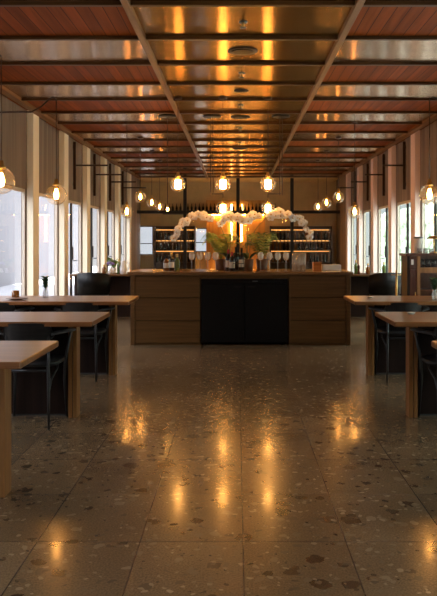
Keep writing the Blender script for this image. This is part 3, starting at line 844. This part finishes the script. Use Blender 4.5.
# ------------------------------------------------------------------ ceiling fittings
for q, y in enumerate((7.24, 11.1, 14.9)):
    t = thing('ceiling_speaker', 'round dark speaker flush in the middle ceiling strip, %s one' % ORD[q], 'speaker', (.01, y, ZP), 0, 'round ceiling speakers')
    MB().lathe([(.12, -.012), (.15, -.010), (.155, -.0005)], 28).build('rim', M['dark_metal'], t)
    MB().lathe([(.02, -.018), (.09, -.016), (.119, -.0125)], 24).build('grille', M['black'], t)
t = thing('ceiling_vent', 'small dark round vent between the two nearest ceiling speakers', 'vent', (.01, 9.15, ZP))
MB().lathe([(.06, -.012), (.09, -.010), (.092, -.0005)], 24).build('rim', M['dark_metal'], t)
MB().lathe([(.01, -.02), (.05, -.016), (.059, -.0125)], 20).build('core', M['black'], t)
for q, y in enumerate((6.29, 8.2, 10.12, 12.2, 14.0)):
    t = thing('sprinkler_head', 'small silver sprinkler in the middle ceiling strip, %s one' % ORD[q], 'sprinkler', (.01, y, ZP), 0, 'ceiling sprinklers')
    MB().lathe([(.038, -.008), (.042, -.0005)], 18).build('escutcheon', M['steel'], t)
    MB().lathe([(.012, -.045), (.010, -.0085)], 10).build('body', M['brass'], t)
    MB().lathe([(.004, -.056), (.028, -.053), (.028, -.050), (.012, -.0455)], 14).build('deflector', M['steel'], t)

# ------------------------------------------------------------------ service cabinet on the right
cy = 8.35
cx0, cx1 = PX(405.5, cy), PX(405.5, cy)+.99
zt = PZ(253.5, cy)
cab = thing('service_cabinet', 'red-brown open service cabinet with glassware by the right windows', 'cabinet', (cx0, cy, 0))
w = cx1-cx0; xl = PX(418.5, cy)-cx0
MB().box(0, w, -.02, .33, zt-.03, zt, bev=.004).build('cabinet_top', M['cabinet'], cab)
MB().box(.02, .05, 0, .31, .002, zt-.0305).build('side_panel', M['dark_panel'], cab)
MB().box(w-.05, w-.02, 0, .31, .002, zt-.0305).build('side_panel', M['cabinet'], cab)
MB().box(.05, w-.05, .29, .31, .05, zt-.0305).build('back_panel', M['cabinet'], cab)
dr = MB().box(.052, xl-.022, .002, .025, .06, zt-.19, bev=.003).build('door', M['cabinet'], cab)
MB().tube([(xl-.04, -.012, .62), (xl-.04, -.012, .74)], .006, 6).build('handle', M['brass'], dr)
MB().box(.052, xl-.022, .06, .285, .03, .055).build('bottom_board', M['cabinet'], cab)
dk = MB().rings([[(xl-.02, -.015, z), (xl+.018, -.015, z), (xl+.018, .285, z), (xl-.02, .285, z)] for z in (.002, zt-.0305)], False).build('divider', M['cabinet_l'], cab)
for z in (zt-.16, zt-.42, .35): MB().box(xl+.019, w-.051, .01, .285, z-.025, z).build('shelf', M['cabinet'], cab)
MB().box(xl+.019, w-.051, -.012, .009, zt-.225, zt-.162).build('rail', M['cabinet_l'], cab)
tg = None
for q in range(3):
    x = cx0+xl+.06+.075*q
    lab = 'tumbler on the upper shelf of the service cabinet, %s from the left' % ['first', 'second', 'third', 'fourth', 'fifth', 'sixth'][q]
    if tg is None:
        tg = tag(MB().lathe([(.001, .006), (.026, .006), (.031, .09), (.033, .09), (.028, 0), (.001, 0)], 14, caps=False).build('tumbler', M['clear'], None, (x, cy+.10, zt-.16)), lab, 'glass', 'tumblers on the cabinet shelf')
    else:
        o = tg.copy(); COL.objects.link(o); o.location = (x, cy+.10, zt-.16); tag(o, lab, 'glass', 'tumblers on the cabinet shelf')
for q in range(3):
    x = PX(421, cy)+.068*q
    o = tg.copy(); COL.objects.link(o); o.location = (x, cy+.06, zt)
    o.scale = (.9, .9, .65)
    tag(o, 'short glass lined up on top of the service cabinet, %s from the left' % ['first', 'second', 'third', 'fourth', 'fifth', 'sixth', 'seventh'][q], 'glass', 'short glasses on the cabinet top')
pc = thing('glass_jar', 'pale frosted jar with lid on top of the service cabinet', 'jar', (PX(418.5, cy+.22), cy+.22, zt))
MB().lathe([(.045, 0), (.05, .005), (.05, .165), (.046, .175)], 18).build('body', M['white'], pc)
MB().lathe([(.056, .1755), (.056, .19), (.02, .196)], 18).build('lid', M['steel'], pc)
tl = thing('table_lamp', 'brass mushroom lamp with a flat top on the service cabinet', 'lamp', (PX(434, cy+.22), cy+.22, zt))
MB().lathe([(.055, 0), (.055, .012), (.012, .018)], 18).build('base', M['brass'], tl)
MB().lathe([(.010, .0185), (.010, .17)], 10).build('pole', M['brass'], tl)
MB().lathe([(.085, .1705), (.088, .18), (.05, .20), (.01, .206)], 22).build('lamp_shade', M['brass'], tl)
# tag card on cabinet door
MB().box(xl-.085, xl-.058, -.0025, .0, zt-.13, zt-.07).build('paper_note', M['label_white'], cab)
MB().box(.052, xl-.022, .001, .02, zt-.186, zt-.032).build('drawer', M['cabinet'], cab)
# slim brass stand left of the cabinet
bs = thing('brass_stand', 'slim brass stand with crossbar just left of the service cabinet', 'stand', (PX(396.5, 8.9), 8.9, 0))
MB().lathe([(.11, .001), (.11, .012), (.02, .022)], 20).build('base', M['brass'], bs)
MB().lathe([(.014, .0225), (.011, PZ(270, 8.9))], 10).build('pole', M['brass'], bs)
MB().tube([(-.06, 0, PZ(275, 8.9)), (.07, 0, PZ(275, 8.9))], .006, 6).build('crossbar', M['brass'], bs)

# ------------------------------------------------------------------ things on the dining tables
def sprig_vase(x, y, z, label):
    t = thing('bud_vase', label, 'vase', (x, y, z), 0, 'sprig vases')
    MB().lathe([(.001, .004), (.022, .004), (.026, .05), (.014, .085), (.016, .10), (.018, .10), (.017, .085), (.029, .05), (.026, 0), (.001, 0)], 16, caps=False).build('glass_body', M['clear'], t)
    for k in range(6):
        a = k*1.05; mb = MB()
        e = Vector((.02*math.cos(a), .02*math.sin(a), .195))
        mb.tube([(0, 0, .02), (.003*math.cos(a), .003*math.sin(a), .09), e], .0025, 5)
        for q in range(9):
            p = Vector((0, 0, .095)).lerp(e, q/8)
            an = a+q*2.2; tip = p+Vector((math.cos(an)*.040, math.sin(an)*.040, .022)); sd = Vector((-math.sin(an), math.cos(an), 0))*.020
            m_ = p.lerp(tip, .55)+Vector((0, 0, .004))
            mb.add([p, m_-sd, tip, m_+sd], [(0, 1, 2), (0, 2, 3)], True)
        mb.build('sprig', M['leaf_d'], t)
DV = 7.25
sprig_vase(PX(45.5, DV), DV, TT, 'clear bud vase with a green sprig on the left table')
sprig_vase(PX(434.5, 6.95), 6.95, TT, 'clear bud vase with a green sprig on the right table')
cup = thing('candle_cup', 'brown glass cup on the left table beside the plate', 'cup', (PX(15.5, 7.15), 7.15, TT))
MB().lathe([(.034, 0), (.036, .004), (.037, .078), (.033, .078), (.032, .01)], 18).build('vessel', M['bottle_amber'], cup)
MB().lathe([(.0315, .0102), (.0315, .05)], 16).build('wax', M['label_white'], cup)
pl = MB().lathe([(.05, 0), (.055, .004), (.105, .014), (.105, .017), (.05, .008)], 24).build('plate', M['terracotta'], None, (PX(17, 6.98), 6.98, TT))
tag(pl, 'brown plate in front of the cup on the left table', 'plate')
for px, D, lab in ((411, 5.62, 'small white saucer on the middle right table'), (370, 7.2, 'small white saucer on the right table before the cabinet')):
    o = MB().lathe([(.022, 0), (.024, .003), (.033, .010), (.033, .013), (.02, .006)], 18).build('saucer', M['white'], None, (PX(px, D), D, TT)); tag(o, lab, 'saucer')

# ------------------------------------------------------------------ dark tables beyond the bar
def far_table(x0, x1, yc, label):
    t = thing('side_table', label, 'table', ((x0+x1)/2, yc, 0), 0, 'dark tables beyond the bar')
    hw = (x1-x0)/2
    MB().box(-hw, hw, -.36, .36, .73, .76, bev=.006).build('tabletop', M['bar_wood'], t)
    MB().box(-hw+.08, hw-.08, -.03, .03, .002, .7295).build('base_panel', M['dark_panel'], t)
    for s in (-1, 1): MB().box(s*(hw-.079), s*(hw-.03), -.10, .10, .002, .7295).build('leg', M['dark_panel'], t)
    return t
for sgn in (-1, 1):
    far_table(*(sorted((sgn*1.62, sgn*2.90))), 12.6, 'dark table beyond the bar on the %s side' % SIDE[sgn])
G2 = 'dark chairs beyond the bar'
def tub_chair(label, loc, rz):
    c = thing('tub_chair', label, 'chair', loc, rz, G2)
    rs = []
    for z, k in ((.40, .94), (.41, 1), (.455, 1), (.47, .93)):
        rs.append([(k*.25*math.cos(a), k*.23*math.sin(a), z) for a in [2*PI*i/24 for i in range(24)]])
    MB().rings(rs).build('seat', M['black'], c)
    n = 18; vs, fs = [], []
    for i in range(n+1):
        a = PI+(-.05)+(PI+.1)*i/n; u = abs(i/n-.5)*2
        zt2 = .81-.10*u**2.6
        for r, z in ((.285, zt2), (.262, zt2), (.245, .472), (.268, .45)): vs.append((r*math.cos(a), r*.95*math.sin(a), z))
    for i in range(n):
        for k in range(4): fs.append((i*4+k, i*4+(k+1) % 4, (i+1)*4+(k+1) % 4, (i+1)*4+k))
    fs += [(3, 2, 1, 0), (n*4, n*4+1, n*4+2, n*4+3)]
    MB().add(vs, fs, True).build('backrest', M['black'], c)
    for sx_ in (-1, 1):
        for sy_ in (-1, 1): MB().tube([(sx_*.20, sy_*.19, .003), (sx_*.17, sy_*.155, .405)], [.010, .013]).build('leg', M['dark_metal'], c)
    return c
tc0 = tub_chair('dark tub chair at the dark table beyond the bar on the left', (-2.45, 12.1, 0), 0)
dup(tc0, 'dark tub chair at the dark table beyond the bar on the right', (2.42, 12.05, 0), .1)
# things on those tables
ft = [('bottle', 104, .16, 'bottle_amber', 'small amber bottle on the far left table', -1), ('bottle', 119, .26, 'bottle_green', 'green bottle on the far left table behind the flowers', -1),
      ('bottle', 368, .18, 'bottle_amber', 'small amber bottle on the far right table', 1), ('bottle', 356, .24, 'bottle_green', 'green bottle on the far right table nearest the bar', 1),
      ('bottle', 384, .20, 'bottle_green', 'green bottle on the far right table nearest the windows', 1)]
for nm, px, h, mt, lab, s in ft: make_bottle(nm, PX(px, 12.5), 12.5, .76, h, .035, mt, lab, None, 'brass')
jug = thing('water_jug', 'white water jug on the far left table', 'jug', (PX(123.5, 12.35), 12.35, .76))
MB().lathe([(.045, 0), (.055, .01), (.06, .10), (.042, .19), (.048, .23), (.044, .23), (.038, .19)], 18).build('body', M['white'], jug)
MB().tube([(.045, 0, .20), (.095, 0, .19), (.10, 0, .12), (.058, 0, .07)], .008, 8).build('handle', M['white'], jug)
fv = thing('flower_vase', 'small vase of purple flowers on the far left table', 'vase', (PX(110.5, 12.4), 12.4, .76))
MB().lathe([(.03, 0), (.045, .04), (.025, .09), (.03, .10), (.024, .095)], 16).build('vessel', M['white'], fv)
for k in range(7):
    a = k*.9; r = .05
    mb = MB().tube([(0, 0, .05), (r*math.cos(a)*.4, r*math.sin(a)*.4, .12), (r*math.cos(a), r*math.sin(a), .17+.01*(k % 3))], .003, 5)
    s_ = mb.build('stem', M['stem'], fv)
    MB().sphere((r*math.cos(a), r*math.sin(a), .175+.01*(k % 3)), .022, 8, 6).build('bloom', M['purple'], s_)
fern('potted_plant', (PX(113.5, 12.75), 12.75, .76), .14, .22, 11, (M['leaf'], M['leaf_dull']), 'bushy green plant on the far left table', .05, .09, M['white'])
for s in (-1, 1):
    o = thing('pepper_mill', 'dark pepper mill on the far %s table' % SIDE[s], 'mill', (s*2.05, 12.4, .76))
    MB().lathe([(.025, 0), (.028, .01), (.016, .06), (.024, .11)], 12).build('body', M['cabinet'], o)
    MB().lathe([(.022, .1105), (.026, .13), (.012, .155), (.006, .165)], 12).build('cap', M['cabinet'], o)
